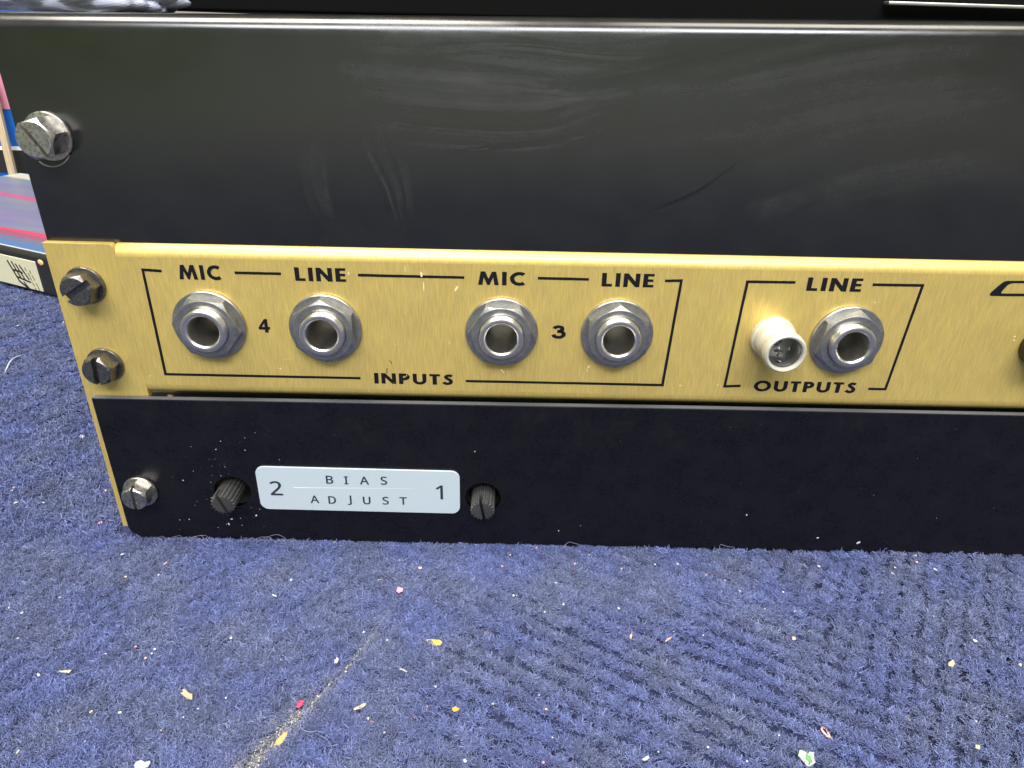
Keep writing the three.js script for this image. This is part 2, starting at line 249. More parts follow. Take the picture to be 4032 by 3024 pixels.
/* ------------------------------------------------------------------ rack amplifier */
const amp = new THREE.Group(); amp.name = 'rack_amplifier'; scene.add(amp);
tag(amp, 'black and gold rack amplifier with input and output jacks standing on blue carpet', 'amplifier');
const XR = 388, XL = -94.4, XC = -80.4;
const J = [[822, 1284, -0.12], [1280, 1297, Math.PI / 6 + 0.03], [1975, 1312, -0.04], [2430, 1319, Math.PI / 6], [3336, 1343, Math.PI / 6 - 0.16]].map(([u, v, t]) => [...onPanel(u, v, 0.9), t]);
const PHONO = onPanel(3096, 1396, 9.2);
{ // gold chassis: a front drilled for the sockets, bent back at top and bottom, with a flat ear at its end
  const r = 2.6, s = new THREE.Shape([[XC, -4.5 + r], [XR, -4.5 + r], [XR, 29.5 - r], [XC, 29.5 - r]].map(p => new THREE.Vector2(...p)));
  for (const [x, y, q] of [...J.map(j => [j[0], j[1], 4.75]), [...PHONO, 3.6]]) { const h = new THREE.Path(); h.absarc(x, y, q, 0, Math.PI * 2, true); s.holes.push(h); }
  const front = new THREE.ExtrudeGeometry(s, { depth: 1.2, bevelEnabled: false, curveSegments: 40 }); front.translate(0, 0, -1.2);
  const top = bentSheet([...arc(29.5 - r, -r, r, 0, Math.PI / 2, 14), [29.5, -r - 0.03], [29.5, -48]], 1.2, XC, XR, 1), low = bentSheet([[-4.5, -48], [-4.5, -r - 0.03], ...arc(-4.5 + r, -r, r, -Math.PI / 2, 0, 10)], 1.2, XC, XR, 1);
  const ear = new THREE.Shape(); ear.moveTo(XL, -41.2); ear.lineTo(XC - 6, -41.2); ear.lineTo(XC - 6, -6); ear.lineTo(XC - 0.6, -6); ear.lineTo(XC - 0.02, -5.2); ear.lineTo(XC - 0.02, 28.9); ear.quadraticCurveTo(XC - 0.3, 29.35, XC - 0.8, 29.5); ear.lineTo(XL, 29.5); ear.lineTo(XL, -41.2);
  const earG = plate(ear, -1.6, 0, 0.08); planarUV(earG);
  const chassis = part('gold_chassis', merge([front, top, low]), M.gold, amp);
  part('mounting_ear', earG, M.gold, chassis);
}
{ // upper blank panel, bent back along its top edge
  const y0 = 29.42, y1 = 71.45, r = 3.3, zf = -1.7;
  const prof = [[y0, zf], [y0 + 14, zf], [y1 - r - 0.4, zf], [y1 - r, zf], ...arc(y1 - r, zf - r, r, 0, Math.PI / 2, 14).slice(1), [y1, zf - r - 0.03], [y1, -70]];
  const n = 24, g = bentSheet(prof, 1.5, XL, XR, n);
  const p = g.attributes.position; for (let i = 0; i < p.count; i++) { const k = smooth(30, 70, p.getY(i)); p.setY(i, p.getY(i) + k * 0.0105 * clamp(p.getX(i), -95, 130)); }
  part('blank_panel', g, M.black, amp).userData.label = 'upper black panel with wiped dust';
}
const FZ = 1.65, holes = [[...onPanel(917, 1937, FZ), 4.25], [...onPanel(1902, 1960, FZ), 4.1]];
let lowPanel;
{ // lower black panel with two holes
  const s = new THREE.Shape(); s.moveTo(-92.3, -4.9); s.lineTo(-92.2, -39.6); s.quadraticCurveTo(-91.9, -42.4, -89.2, -43.0); s.lineTo(XR, -43.0); s.lineTo(XR, -4.4); s.lineTo(40, -4.4); s.lineTo(-92.3, -4.9);
  for (const [x, y, r] of holes) { const h = new THREE.Path(); h.absarc(x, y, r, 0, Math.PI * 2, true); s.holes.push(h); }
  const g = plate(s, 0.15, FZ, 0.16, 40); planarUV(g);
  lowPanel = part('lower_panel', g, M.blackLow, amp);
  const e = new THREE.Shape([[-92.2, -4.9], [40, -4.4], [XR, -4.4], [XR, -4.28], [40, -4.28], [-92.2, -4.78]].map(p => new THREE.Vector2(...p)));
  part('edge_strip', planarUV(plate(e, 0.3, FZ - 0.05, 0)), std({ color: lin(0.07, 0.075, 0.085), roughness: 0.5 }), lowPanel).userData.label = 'thin pale grey strip along the top edge';  // pale grey strip laid along the panel's top edge
}
{ // what stands behind
  const box = (x0, y0, z0, x1, y1, z1) => { const g = new RoundedBoxGeometry(x1 - x0, y1 - y0, z1 - z0, 2, 0.8); g.translate((x0 + x1) / 2, (y0 + y1) / 2, (z0 + z1) / 2); return g; };
  part('inner_case', box(-93, -43, -118, XR - 6, -8, -9), std({ color: lin(0.24, 0.23, 0.21), roughness: 0.6, metalness: 0.5 }), amp);
  part('rear_block', box(-98, 71.6, -150, XR - 8, 128, -62), std({ color: lin(0.002, 0.002, 0.002), roughness: 0.8, specularIntensity: 0.2 }), amp);  // near-black block behind the strip above the upper panel
  const t1 = onPanel(640, 1550, -3); const wire = new THREE.CapsuleGeometry(0.75, 3, 4, 10); wire.translate(t1[0] + 1.2, t1[1] - 2.6, -4); part('wire_end', wire, std({ color: lin(0.55, 0.36, 0.22), roughness: 0.6 }), amp);
  for (const [a, b] of [[1215, 1420], [1475, 1690]]) { const p = onPanel(a, 1560, -6), q = onPanel(b, 1565, -6); const g = box(p[0], -22, -8.4, q[0], -8.2, -5.2); part('terminal_block', g, std({ color: lin(0.16, 0.15, 0.11), roughness: 0.7 }), amp); }
}

/* lettering: bold geometric capitals, cap height 1 */
function strokeShape(pts, w) { const n = pts.length, l = [], r = []; for (let i = 0; i < n; i++) { const a = pts[Math.max(0, i - 1)], b = pts[Math.min(n - 1, i + 1)], dx = b[0] - a[0], dy = b[1] - a[1], d = Math.hypot(dx, dy) || 1, ww = (Array.isArray(w) ? w[0] + (w[1] - w[0]) * i / (n - 1) : w) / 2; l.push(new THREE.Vector2(pts[i][0] - dy / d * ww, pts[i][1] + dx / d * ww)); r.unshift(new THREE.Vector2(pts[i][0] + dy / d * ww, pts[i][1] - dx / d * ww)); } return new THREE.Shape([...l, ...r]); }
const poly = (...p) => { const v = []; for (let i = 0; i < p.length; i += 2) v.push(new THREE.Vector2(p[i], p[i + 1])); return new THREE.Shape(v); };
const circ = (cx, cy, rx, ry, a0, a1, n = 26) => { const o = []; for (let i = 0; i <= n; i++) { const a = a0 + (a1 - a0) * i / n; o.push([cx + rx * Math.cos(a), cy + ry * Math.sin(a)]); } return o; };
const PI = Math.PI;
const glyphs = {
  I: [0.25, () => [poly(0, 0, 0.25, 0, 0.25, 1, 0, 1)]],
  L: [0.55, () => [poly(0, 0, 0.55, 0, 0.55, 0.21, 0.25, 0.21, 0.25, 1, 0, 1)]],
  E: [0.56, () => [poly(0, 0, 0.56, 0, 0.56, 0.2, 0.25, 0.2, 0.25, 0.4, 0.53, 0.4, 0.53, 0.6, 0.25, 0.6, 0.25, 0.8, 0.56, 0.8, 0.56, 1, 0, 1)]],
  T: [0.62, () => [poly(0.185, 0, 0.435, 0, 0.435, 0.79, 0.62, 0.79, 0.62, 1, 0, 1, 0, 0.79, 0.185, 0.79)]],
  N: [0.86, () => [poly(0, 0, 0.24, 0, 0.24, 0.58, 0.62, 0, 0.86, 0, 0.86, 1, 0.62, 1, 0.62, 0.42, 0.24, 1, 0, 1)]],
  M: [1.12, () => [poly(0, 0, 0.24, 0, 0.31, 0.56, 0.5, 0, 0.62, 0, 0.81, 0.56, 0.88, 0, 1.12, 0, 0.97, 1, 0.74, 1, 0.56, 0.47, 0.38, 1, 0.15, 1)]],
  C: [0.78, () => [strokeShape(circ(0.52, 0.5, 0.40, 0.395, PI * 0.29, PI * 1.71), 0.24)]],
  O: [1.04, () => { const s = new THREE.Shape(); s.absellipse(0.52, 0.5, 0.52, 0.515, 0, 2 * PI); const h = new THREE.Path(); h.absellipse(0.52, 0.5, 0.28, 0.28, 0, 2 * PI, true); s.holes.push(h); return [s]; }],
  U: [0.80, () => [strokeShape([[0.12, 1], [0.12, 0.42], ...circ(0.4, 0.385, 0.28, 0.28, PI, 2 * PI, 16), [0.68, 0.42], [0.68, 1]], 0.24)]],
  P: [0.64, () => { const s = new THREE.Shape(); s.moveTo(0, 0); s.lineTo(0.25, 0); s.lineTo(0.25, 0.36); s.lineTo(0.32, 0.36); s.absarc(0.32, 0.68, 0.32, -PI / 2, PI / 2, false); s.lineTo(0, 1); s.lineTo(0, 0); const h = new THREE.Path(); h.absellipse(0.31, 0.68, 0.085, 0.085, 0, 2 * PI, true); s.holes.push(h); return [s]; }],
  S: [0.62, () => { const c = new THREE.CatmullRomCurve3([[0.53, 0.80], [0.42, 0.88], [0.28, 0.875], [0.18, 0.76], [0.24, 0.62], [0.38, 0.50], [0.47, 0.36], [0.43, 0.18], [0.28, 0.11], [0.13, 0.15], [0.03, 0.25]].map(p => new THREE.Vector3(...p, 0))); return [strokeShape(c.getPoints(40).map(p => [p.x, p.y]), 0.235)]; }],
  4: [0.78, () => { const s = poly(0.42, 0, 0.66, 0, 0.66, 0.22, 0.78, 0.22, 0.78, 0.43, 0.66, 0.43, 0.66, 1, 0.44, 1, 0, 0.38, 0, 0.22, 0.42, 0.22); s.holes.push(new THREE.Path([[0.25, 0.43], [0.42, 0.68], [0.42, 0.43]].map(p => new THREE.Vector2(...p)))); return [s]; }],
  3: [0.66, () => { const c = new THREE.CatmullRomCurve3([[0.06, 0.74], [0.14, 0.86], [0.30, 0.895], [0.45, 0.82], [0.46, 0.66], [0.34, 0.55], [0.22, 0.54]].map(p => new THREE.Vector3(...p, 0))), d = new THREE.CatmullRomCurve3([[0.22, 0.54], [0.40, 0.53], [0.53, 0.42], [0.53, 0.24], [0.40, 0.12], [0.22, 0.11], [0.10, 0.17], [0.02, 0.30]].map(p => new THREE.Vector3(...p, 0))); return [strokeShape(c.getPoints(24).map(p => [p.x, p.y]), 0.215), strokeShape(d.getPoints(30).map(p => [p.x, p.y]), 0.22)]; }],
};
const chassis = amp.children.find(o => o.name === 'gold_chassis');
function flatPrint(shapes, z) { const g = new THREE.ShapeGeometry(shapes, 18); g.translate(0, 0, z); return g; }
function wobble(g, seed, a = 0.03) { const p = g.attributes.position; for (let i = 0; i < p.count; i++) p.setXY(i, p.getX(i) + a * noise3(p.getX(i) * 2.1, p.getY(i) * 2.1, seed), p.getY(i) + a * noise3(p.getX(i) * 2.1, p.getY(i) * 2.1, seed + 9)); return g; }
function word(text, tl, br, gap = 0.17) { // corner points of the photographed word -> place on the panel
  const [x0, y1] = onPanel(...tl), [x1, y0] = onPanel(...br), list = []; let w = 0;
  for (const ch of text) w += glyphs[ch][0] + gap; w -= gap;
  let x = 0; for (const ch of text) { const gs = glyphs[ch][1]().map(s => flatPrint([s], 0)); for (const g of gs) { g.translate(x, 0, 0); list.push(g); } x += glyphs[ch][0] + gap; }
  const g = merge(list); g.scale((x1 - x0) / w, y1 - y0, 1); g.translate(x0, y0, 0.035);
  part('printed_word', wobble(g, text.length), M.ink, chassis);
}
word('MIC', [697, 1042], [871, 1103]); word('LINE', [1157, 1052], [1364, 1110]); word('MIC', [1882, 1068], [2064, 1125]); word('LINE', [2372, 1074], [2572, 1132]); word('LINE', [3184, 1092], [3388, 1149]);
word('INPUTS', [1472, 1468], [1786, 1516]); word('OUTPUTS', [2972, 1498], [3366, 1548]);
word('4', [1013, 1255], [1066, 1310]); word('3', [2178, 1280], [2227, 1334]);
function lineWork(paths, w = 0.58) { const list = []; for (const path of paths) { const q = path.map(p => onPanel(...p)); for (let i = 0; i < q.length - 1; i++) { const [a, b] = [q[i], q[i + 1]], l = Math.hypot(b[0] - a[0], b[1] - a[1]), ex = (b[0] - a[0]) / l * w / 2, ey = (b[1] - a[1]) / l * w / 2, i0 = i ? 1 : 0, i1 = i < q.length - 2 ? 1 : 0, pts = []; for (let k = 0; k <= 20; k++) { const t = k / 20; pts.push([a[0] - ex * i0 + (b[0] + ex * i1 - a[0] + ex * i0) * t, a[1] - ey * i0 + (b[1] + ey * i1 - a[1] + ey * i0) * t]); } list.push(flatPrint([strokeShape(pts, w)], 0.03 + 0.002 * (i % 2))); } } return wobble(merge(list), 3, 0.035); }
part('printed_frame', lineWork([[[637, 1067], [562, 1062], [652, 1473], [1420, 1489]], [[1834, 1500], [2608, 1516], [2683, 1105], [2618, 1106]], [[924, 1074], [1107, 1078]], [[1409, 1083], [1828, 1093]], [[2118, 1095], [2319, 1100]]]), M.ink, chassis);
part('printed_frame', lineWork([[[3132, 1112], [2943, 1109], [2853, 1521], [2916, 1519]], [[3436, 1121], [3633, 1124], [3486, 1532], [3418, 1531]]]), M.ink, chassis);
{ const q = [[352, 412], [368, 380], [450, 305], [530, 240], [570, 215], [615, 204], [2600, 203], [2600, 238], [690, 240], [650, 250], [610, 275], [545, 345], [522, 375], [530, 388], [2600, 396], [2600, 436], [600, 429], [375, 424]].map(p => new THREE.Vector2(...onPanel(3800 + p[0] * 0.2713, 1050 + p[1] * 0.2713))); part('printed_emblem', flatPrint([new THREE.Shape(q)], 0.035), M.ink, chassis); }
{ // scratches and paint flecks on the gold
  const R = rng(8), list = [];
  const fleck = (u, v, w, h, turn) => { const [x, y] = onPanel(u, v), s = new THREE.Shape(); for (let k = 0; k < 7; k++) { const a = k / 7 * 6.283, r = 0.7 + 0.5 * R(); k ? s.lineTo(w / 2 * r * Math.cos(a), h / 2 * r * Math.sin(a)) : s.moveTo(w / 2 * r, 0); } const g = new THREE.ShapeGeometry(s); g.rotateZ(turn); g.translate(x, y, 0.04); list.push(g); };
  fleck(1797, 1136, 0.5, 1.5, -0.5); fleck(1130, 1414, 3.2, 0.07, 0.03); fleck(1104, 1452, 0.5, 0.5, 0); fleck(1975, 1458, 0.5, 0.6, 0); fleck(1981, 1465, 0.3, 0.6, 0.3); fleck(2317, 1445, 0.4, 0.9, -0.4); fleck(2311, 1458, 0.3, 0.5, 0); fleck(1372, 1076, 0.3, 0.9, 0.1); fleck(1660, 1080, 0.5, 1.6, 0.1); fleck(1668, 1130, 0.25, 2.4, 0); fleck(1595, 1058, 0.15, 1.6, 0); fleck(2678, 1518, 0.4, 0.4, 0); fleck(590, 1480, 0.6, 0.3, 0.4); fleck(3995, 1325, 0.5, 0.4, 0); fleck(3993, 1340, 0.5, 0.4, 0); fleck(3445, 1191, 0.4, 0.3, 0); fleck(2825, 1515, 0.3, 0.4, 0); fleck(1770, 1350, 0.2, 0.7, 0.2); fleck(300, 1188, 0.9, 0.35, 0.2); fleck(250, 1268, 0.3, 0.5, 0);
  for (let k = 0; k < 40; k++) fleck(500 + 3400 * R(), 1050 + 480 * R(), 0.08 + 0.14 * R(), 0.1 + 0.5 * R() * R(), (R() - 0.5) * 0.6);
  part('scratch_flecks', merge(list), std({ color: lin(0.85, 0.72, 0.42), roughness: 0.7, metalness: 0.3 }), chassis).userData.kind = 'stuff';
  const hairs = [[[1148, 1052], [1153, 1044], [1151, 1036]], [[1533, 1418], [1540, 1424], [1542, 1431]], [[1524, 1470], [1523, 1458], [1525, 1449]]].slice(1);
  part('lint_hair', merge(hairs.map(h => tube(h.map(p => [...onPanel(...p), 0.15]), 0.07, 8, 4))), std({ color: lin(0.05, 0.035, 0.02), roughness: 0.9 }), chassis);
}

/* jacks */
function jack(x, y, turn, wr = 7.6) {
  const at = (g) => { g.translate(x, y, 0); return g; };
  const wash = part('jack_socket', at(latheZ([[4.7, 0.02], [wr - 0.15, 0.02], [wr, 0.2], [wr, 0.72], [wr - 0.2, 0.9], [5.4, 0.9], [4.9, 0.86], [4.7, 0.6]], 72, 0.7)), M.washer, amp);
  const prism = hexPrism(12.3, 0.92, 2.7, turn), dome = latheZ([[0, 0.9], [7.3, 0.9], [7.3, 2.1], [6.1, 2.7], [0, 2.7]], 72), bore = new THREE.CylinderGeometry(4.75, 4.75, 10, 48); bore.rotateX(PI / 2);
  let n = boolean(prism, dome, INTERSECTION); n = boolean(n, bore, SUBTRACTION);
  part('hex_nut', at(creased(n, 0.45)), M.nut, wash);
  const prof = [[4.62, 0.0]]; for (let z = 2.0; z < 3.3; z += 0.5) prof.push([4.62, z], [4.36, z + 0.27]); prof.push([4.62, 3.7], [4.58, 3.95], [4.38, 4.2], [4.05, 4.3], [3.6, 4.22], [3.32, 3.95], [3.2, 3.5], [3.18, -15], [0, -15.1]);
  part('threaded_sleeve', at(latheZ(prof, 72, 0.5)), M.sleeve, wash);
}
for (const [x, y, t] of J) jack(x, y, t);
{ // phono socket: plain ring, barrel and rolled lip
  const [x, y] = PHONO, at = (g) => { g.translate(x, y, 0); return g; };
  const base = part('phono_socket', at(latheZ([[2, 0.02], [4.55, 0.02], [4.65, 0.3], [4.6, 1.6], [4.4, 1.85], [4.25, 1.9], [2, 1.9]], 64, 0.6)), M.phono, amp);
  part('barrel', at(latheZ([[4.1, 1.8], [4.2, 2.1], [4.25, 3.6], [4.1, 4.2], [3.85, 4.4], [3.85, 4.7], [3.95, 4.8], [3.8, 5.2], [3.7, 5.6], [3.7, 6.3], [3.95, 6.6], [4.2, 6.9], [4.28, 7.5], [4.25, 8.4], [4.1, 8.9], [3.8, 9.15], [3.45, 9.05], [3.3, 8.7], [3.28, 8.3]], 64, 0.5)), M.phono, base);
  part('socket_bore', at(latheZ([[3.29, 8.32], [3.27, 8.0], [3.05, 7.6], [3.2, 7.2], [3.05, 6.8], [3.2, 6.4], [3.05, 6.0], [3.1, 3.6], [0, 3.5]], 48, 0.5)), M.bore, base);
  const R = rng(4), bits = []; for (let k = 0; k < 9; k++) { const g = new THREE.BoxGeometry(0.5 + 0.8 * R(), 0.18, 0.7 + R()); g.rotateZ(R() * 6); g.rotateX(R()); const a = R() * 6.28, r = 0.6 + 1.6 * R(); g.translate(x + r * Math.cos(a), y + r * Math.sin(a), 5.2 + 1.2 * R()); bits.push(g); }
  part('contact_spring', merge(bits), std({ color: lin(0.62, 0.58, 0.46), metalness: 1, roughness: 0.3 }), base);
}
/* bolts */
function bolt(x, y, z0, { wr, af, hh, turn, slot, sw = 1.15, wm, hm }) {
  const at = (g) => { g.translate(x, y, z0); return g; };
  const w = part('hex_bolt', at(latheZ([[0, 0.02], [wr - 0.1, 0.02], [wr, 0.15], [wr, 0.55], [wr - 0.15, 0.75], [0, 0.78]], 48, 0.7)), wm, amp);
  const prism = hexPrism(af, 0.7, hh, turn), r = af / 2; const dome = latheZ([[0, 0.6], [r * 1.2, 0.6], [r * 1.2, hh - 1.1], [r * 1.0, hh - 0.2], [r * 0.93, hh], [0, hh]], 48);
  let h = boolean(prism, dome, INTERSECTION); const cut = new THREE.BoxGeometry(af * 2, sw, 2.6); cut.translate(0, 0, hh); cut.rotateZ(slot); h = boolean(h, cut, SUBTRACTION);
  part('slotted_head', at(creased(h, 0.4)), hm, w);
}
bolt(...onPanel(194, 536, -1.7), -1.7, { wr: 4.5, af: 6.7, hh: 4.9, turn: 0.25, slot: -1.02, sw: 0.65, wm: M.steel, hm: M.steel });
bolt(...onPanel(340, 1122), 0, { wr: 4.0, af: 6.1, hh: 4.3, turn: 0.1, slot: 0.58, sw: 1.25, wm: M.darkSteel, hm: M.darkSteel });
bolt(...onPanel(418, 1434), 0, { wr: 3.9, af: 5.9, hh: 4.3, turn: 0.2, slot: 1.5, sw: 1.15, wm: M.darkSteel, hm: M.darkSteel });
bolt(-86.6, -29.3, FZ, { wr: 4.0, af: 5.6, hh: 3.8, turn: 0.55, slot: 1.55, sw: 0.7, wm: M.steel, hm: M.steel });
{ // bare metal ring that a washer has rubbed into the paint
  const pts = []; for (let k = 0; k <= 18; k++) { const [u, v] = [206 + 70 * Math.cos(0.3 + k / 18 * 2.1), 592 + 64 * Math.sin(0.3 + k / 18 * 2.1)]; pts.push([...onPanel(u, v, -1.62), -1.62]); }
  part('rubbed_ring', tube(pts, 0.13, 24, 4), M.chip, amp);
}
/* bias shafts, knurled and split */
holes.forEach(([x, y], k) => {
  const s = new THREE.Shape(), n = 18; for (let i = 0; i < n * 4; i++) { const a = i / (n * 4) * 2 * PI, r = (i % 4 < 2) ? 2.78 : 2.4; i ? s.lineTo(r * Math.cos(a), r * Math.sin(a)) : s.moveTo(r, 0); }
  let g = new THREE.ExtrudeGeometry(s, { depth: 12, bevelEnabled: true, bevelThickness: 0.35, bevelSize: 0.35, bevelOffset: -0.35, bevelSegments: 2 }); g.translate(0, 0, -7.6);
  const cut = new THREE.BoxGeometry(8, 0.75, 6); cut.rotateZ(k ? 1.75 : 1.95); cut.translate(0, 0, 5);
  g = boolean(g, cut, SUBTRACTION); g.translate(k ? x + 0.05 : x - 1.0, y - (k ? 0.7 : 0.6), 1.2);
  part('knurled_shaft', creased(g, 0.4), M.shaft, lowPanel);
});
/* label plate */
const fonts = {}; for (const n of ['sans_regular', 'sans_bold', 'sans_mono_regular']) fonts[n] = await new FontLoader().loadAsync(`fonts/droid/droid_${n}.typeface.json`);
{
  const s = roundRect(-23.6, -6.0, 23.6, 6.0, 2.0), g = plate(s, 1.66, 2.1, 0.1); g.rotateZ(-0.005); planarUV(g); g.translate(-35.25, -27.7, 0);
  const pl = part('label_plate', g, M.label, amp);
  const put = (ch, u, v, h, font, fat = 1) => { const [x, y] = onPanel(900 + u * 0.5425, 1700 + v * 0.5425, 2.1), t = new TextGeometry(ch, { font: fonts[font], size: h, depth: 0.01, curveSegments: 6, bevelEnabled: true, bevelSize: 0.045, bevelThickness: 0.01, bevelSegments: 1 }); t.computeBoundingBox(); const b = t.boundingBox; t.translate(-(b.min.x + b.max.x) / 2, -(b.min.y + b.max.y) / 2, 0); t.scale(fat, 1, 1); t.translate(x, y, 2.12); return clean(t); };
  const list = []; [['B', 733, 348], ['I', 853, 352], ['A', 985, 354], ['S', 1127, 355]].forEach(a => list.push(put(a[0], a[1], a[2], 2.15, 'sans_regular', 1.12)));
  [['A', 625, 490], ['D', 752, 495], ['J', 878, 497], ['U', 1003, 499], ['S', 1140, 500], ['T', 1268, 502]].forEach(a => list.push(put(a[0], a[1], a[2], 2.1, 'sans_regular', 1.12)));
  part('printed_words', merge(list), M.labelInk, pl);
  part('printed_number', put('2', 345, 410, 3.9, 'sans_regular', 1.15), M.labelInk, pl); part('printed_number', put('1', 1530, 440, 3.9, 'sans_mono_regular', 1.1), M.labelInk, pl);
  const a = onPanel(900 + 470 * 0.5425, 1700 + 405 * 0.5425, 2.1), b = onPanel(900 + 1330 * 0.5425, 1700 + 413 * 0.5425, 2.1); part('scored_line', flatPrint([strokeShape([a, [(a[0] + b[0]) / 2, (a[1] + b[1]) / 2 + 0.02], b], [0.14, 0.03])], 2.115), std({ color: lin(0.85, 0.88, 0.9), roughness: 0.6 }), pl);
}
{ // knob at the edge of view
  const g = latheZ([[0, 7.2], [1.6, 7.15], [2.8, 6.8], [3.5, 6.1], [3.9, 5.2], [4.2, 2.2], [4.3, 0.3], [4.2, 0.02], [0, 0.02]], 48, 0.8); g.translate(111.4, 11.6, 0); part('control_knob', g, M.knob, amp);
}


/* ------------------------------------------------------------------ things round the amplifier */
{ // tape cartridge lying on the carpet, turned by 26 degrees
  const g = new THREE.Group(); g.name = 'video_cassette'; scene.add(g); tag(g, 'black video cassette with cream spine label lying beside the gold ear', 'cassette');
  const W = 188, D = 110, LW = 178, Hh = 19.5, R = rng(3);
  const [cx, cz] = onFloor(236, 1180); g.position.set(cx * MM, 0.0002, cz * MM); g.rotation.y = -0.44;
  const body = new RoundedBoxGeometry(W, Hh, D, 4, 2.4); body.translate(-W / 2, Hh / 2, -D / 2); body.scale(MM, MM, MM);
  const b = shadowed(new THREE.Mesh(body, std({ color: lin(0.016, 0.016, 0.016), roughness: 0.6, roughnessMap: rep(T.mottle, 40) }))); b.name = 'shell'; g.add(b);
  const C = (w, h, f) => { const c = document.createElement('canvas'); c.width = w; c.height = h; f(c.getContext('2d'), w, h); const t = new THREE.CanvasTexture(c); t.colorSpace = THREE.SRGBColorSpace; return t; };
  const end = C(2048, 160, (x, w, h) => {
    x.fillStyle = '#e3dfbf'; x.fillRect(0, 0, w, h); x.strokeStyle = '#2a2420'; x.fillStyle = '#2a2420'; x.lineCap = 'round'; x.lineJoin = 'round';
    const k = w / LW, U = (mm) => w - mm * k, Y = (mm) => mm * k; // mm from the right edge, mm from the top
    const path = (lw, ...p) => { x.lineWidth = lw * k; x.beginPath(); for (let i = 0; i < p.length; i += 2) i ? x.lineTo(U(p[i]), Y(p[i + 1])) : x.moveTo(U(p[i]), Y(p[i + 1])); x.stroke(); };
    path(1.1, 20, 2.6, 15.4, 11.4, 8.8, 14.6); path(1.0, 17.2, 2.6, 13.6, 9.6); path(1.0, 14.6, 3.4, 11, 9.8); path(1.0, 12, 3.6, 8, 9.2);
    path(1.0, 17.6, 6.4, 14.6, 6.4, 11.6, 6.8); path(0.9, 15.8, 9.4, 9.4, 10.4, 7.4, 10.6); path(0.9, 12.2, 11.4, 8.9, 14.6);
    for (const [a, c, l] of [[8.6, 4.2, 1.2], [7.2, 6.4, 1.4], [6.6, 8.4, 1.2], [6, 10.6, 1.6], [5.2, 13, 1], [5.6, 5, 1.2], [4.8, 7.2, 2], [3.4, 10.6, 1.6], [2.8, 12.6, 1.2]]) path(0.55, a, c, a - 0.45 * l, c + l * 0.9);
  });
  const label = new RoundedBoxGeometry(LW, 13.9, 0.5, 2, 0.2); label.translate(-W + LW / 2, Hh / 2 - 1.0, 0.05); label.scale(MM, MM, MM);
  { const p = label.attributes.position, uv = label.attributes.uv; for (let i = 0; i < p.count; i++) uv.setXY(i, (p.getX(i) / MM + W) / LW, (p.getY(i) / MM - 1.8) / 13.9); }
  const l = shadowed(new THREE.Mesh(label, std({ map: end, color: lin(0.72, 0.72, 0.72), roughness: 0.65 }))); l.name = 'spine_label'; g.add(l);
  const art = C(512, 768, (x, w, h) => {
    const gr = [['#8f92a4', 0, 1], ['#767c92', 0.1, 0.3]]; x.fillStyle = '#84899c'; x.fillRect(0, 0, w, h);
    for (let k = 0; k < 500; k++) { x.fillStyle = `rgba(${90 + 90 * R()},${95 + 80 * R()},${130 + 80 * R()},0.12)`; x.beginPath(); x.ellipse(R() * w, R() * h, 30 + 60 * R(), 8 + 20 * R(), -0.2, 0, 6.3); x.fill(); }
    x.fillStyle = '#e4e0d2'; x.fillRect(0, 0, w, 70); x.fillStyle = '#cfc3b0'; x.fillRect(0, 70, w, 14);
    x.strokeStyle = '#e8485c'; x.lineWidth = 60; x.beginPath(); x.moveTo(-20, h - 60); x.lineTo(w, h - 130); x.stroke();
    x.strokeStyle = 'rgba(226,84,130,0.75)'; x.lineWidth = 44; x.beginPath(); x.moveTo(60, h - 470); x.quadraticCurveTo(w * 0.6, h - 420, w - 120, h - 520); x.stroke();
    x.fillStyle = 'rgba(112,106,128,0.5)'; x.fillRect(0, h - 120, w, 70); x.fillStyle = 'rgba(70,130,180,0.7)'; x.fillRect(w * 0.6, h - 50, w * 0.4, 50);
    x.fillStyle = '#dfe6ea'; x.fillRect(0, h - 8, w, 8);
  });
  const top = new THREE.BoxGeometry(W - 3, 0.3, D - 3); top.translate(-W / 2, Hh + 0.05, -D / 2 + 0.2); top.scale(MM, MM, MM);
  const t = shadowed(new THREE.Mesh(top, std({ map: art, color: lin(0.5, 0.5, 0.5), roughness: 0.35 }))); t.name = 'picture_label'; g.add(t);
  const chipG = new THREE.SphereGeometry(1.5, 10, 6); chipG.scale(1.3, 0.9, 0.25); chipG.translate(-6.2, Hh - 3.6, 0.05); chipG.scale(MM, MM, MM); const ch = shadowed(new THREE.Mesh(chipG, std({ color: lin(0.75, 0.45, 0.22), roughness: 0.7 }))); ch.name = 'paper_chip'; g.add(ch);
}
function loose(name, geo, mat, at, label, category, group) { geo.scale(MM, MM, MM); const m = shadowed(new THREE.Mesh(geo, mat)); m.name = numbered(name); m.position.set(at[0] * MM, at[1] * MM, at[2] * MM); scene.add(m); return tag(m, label, category, group); }
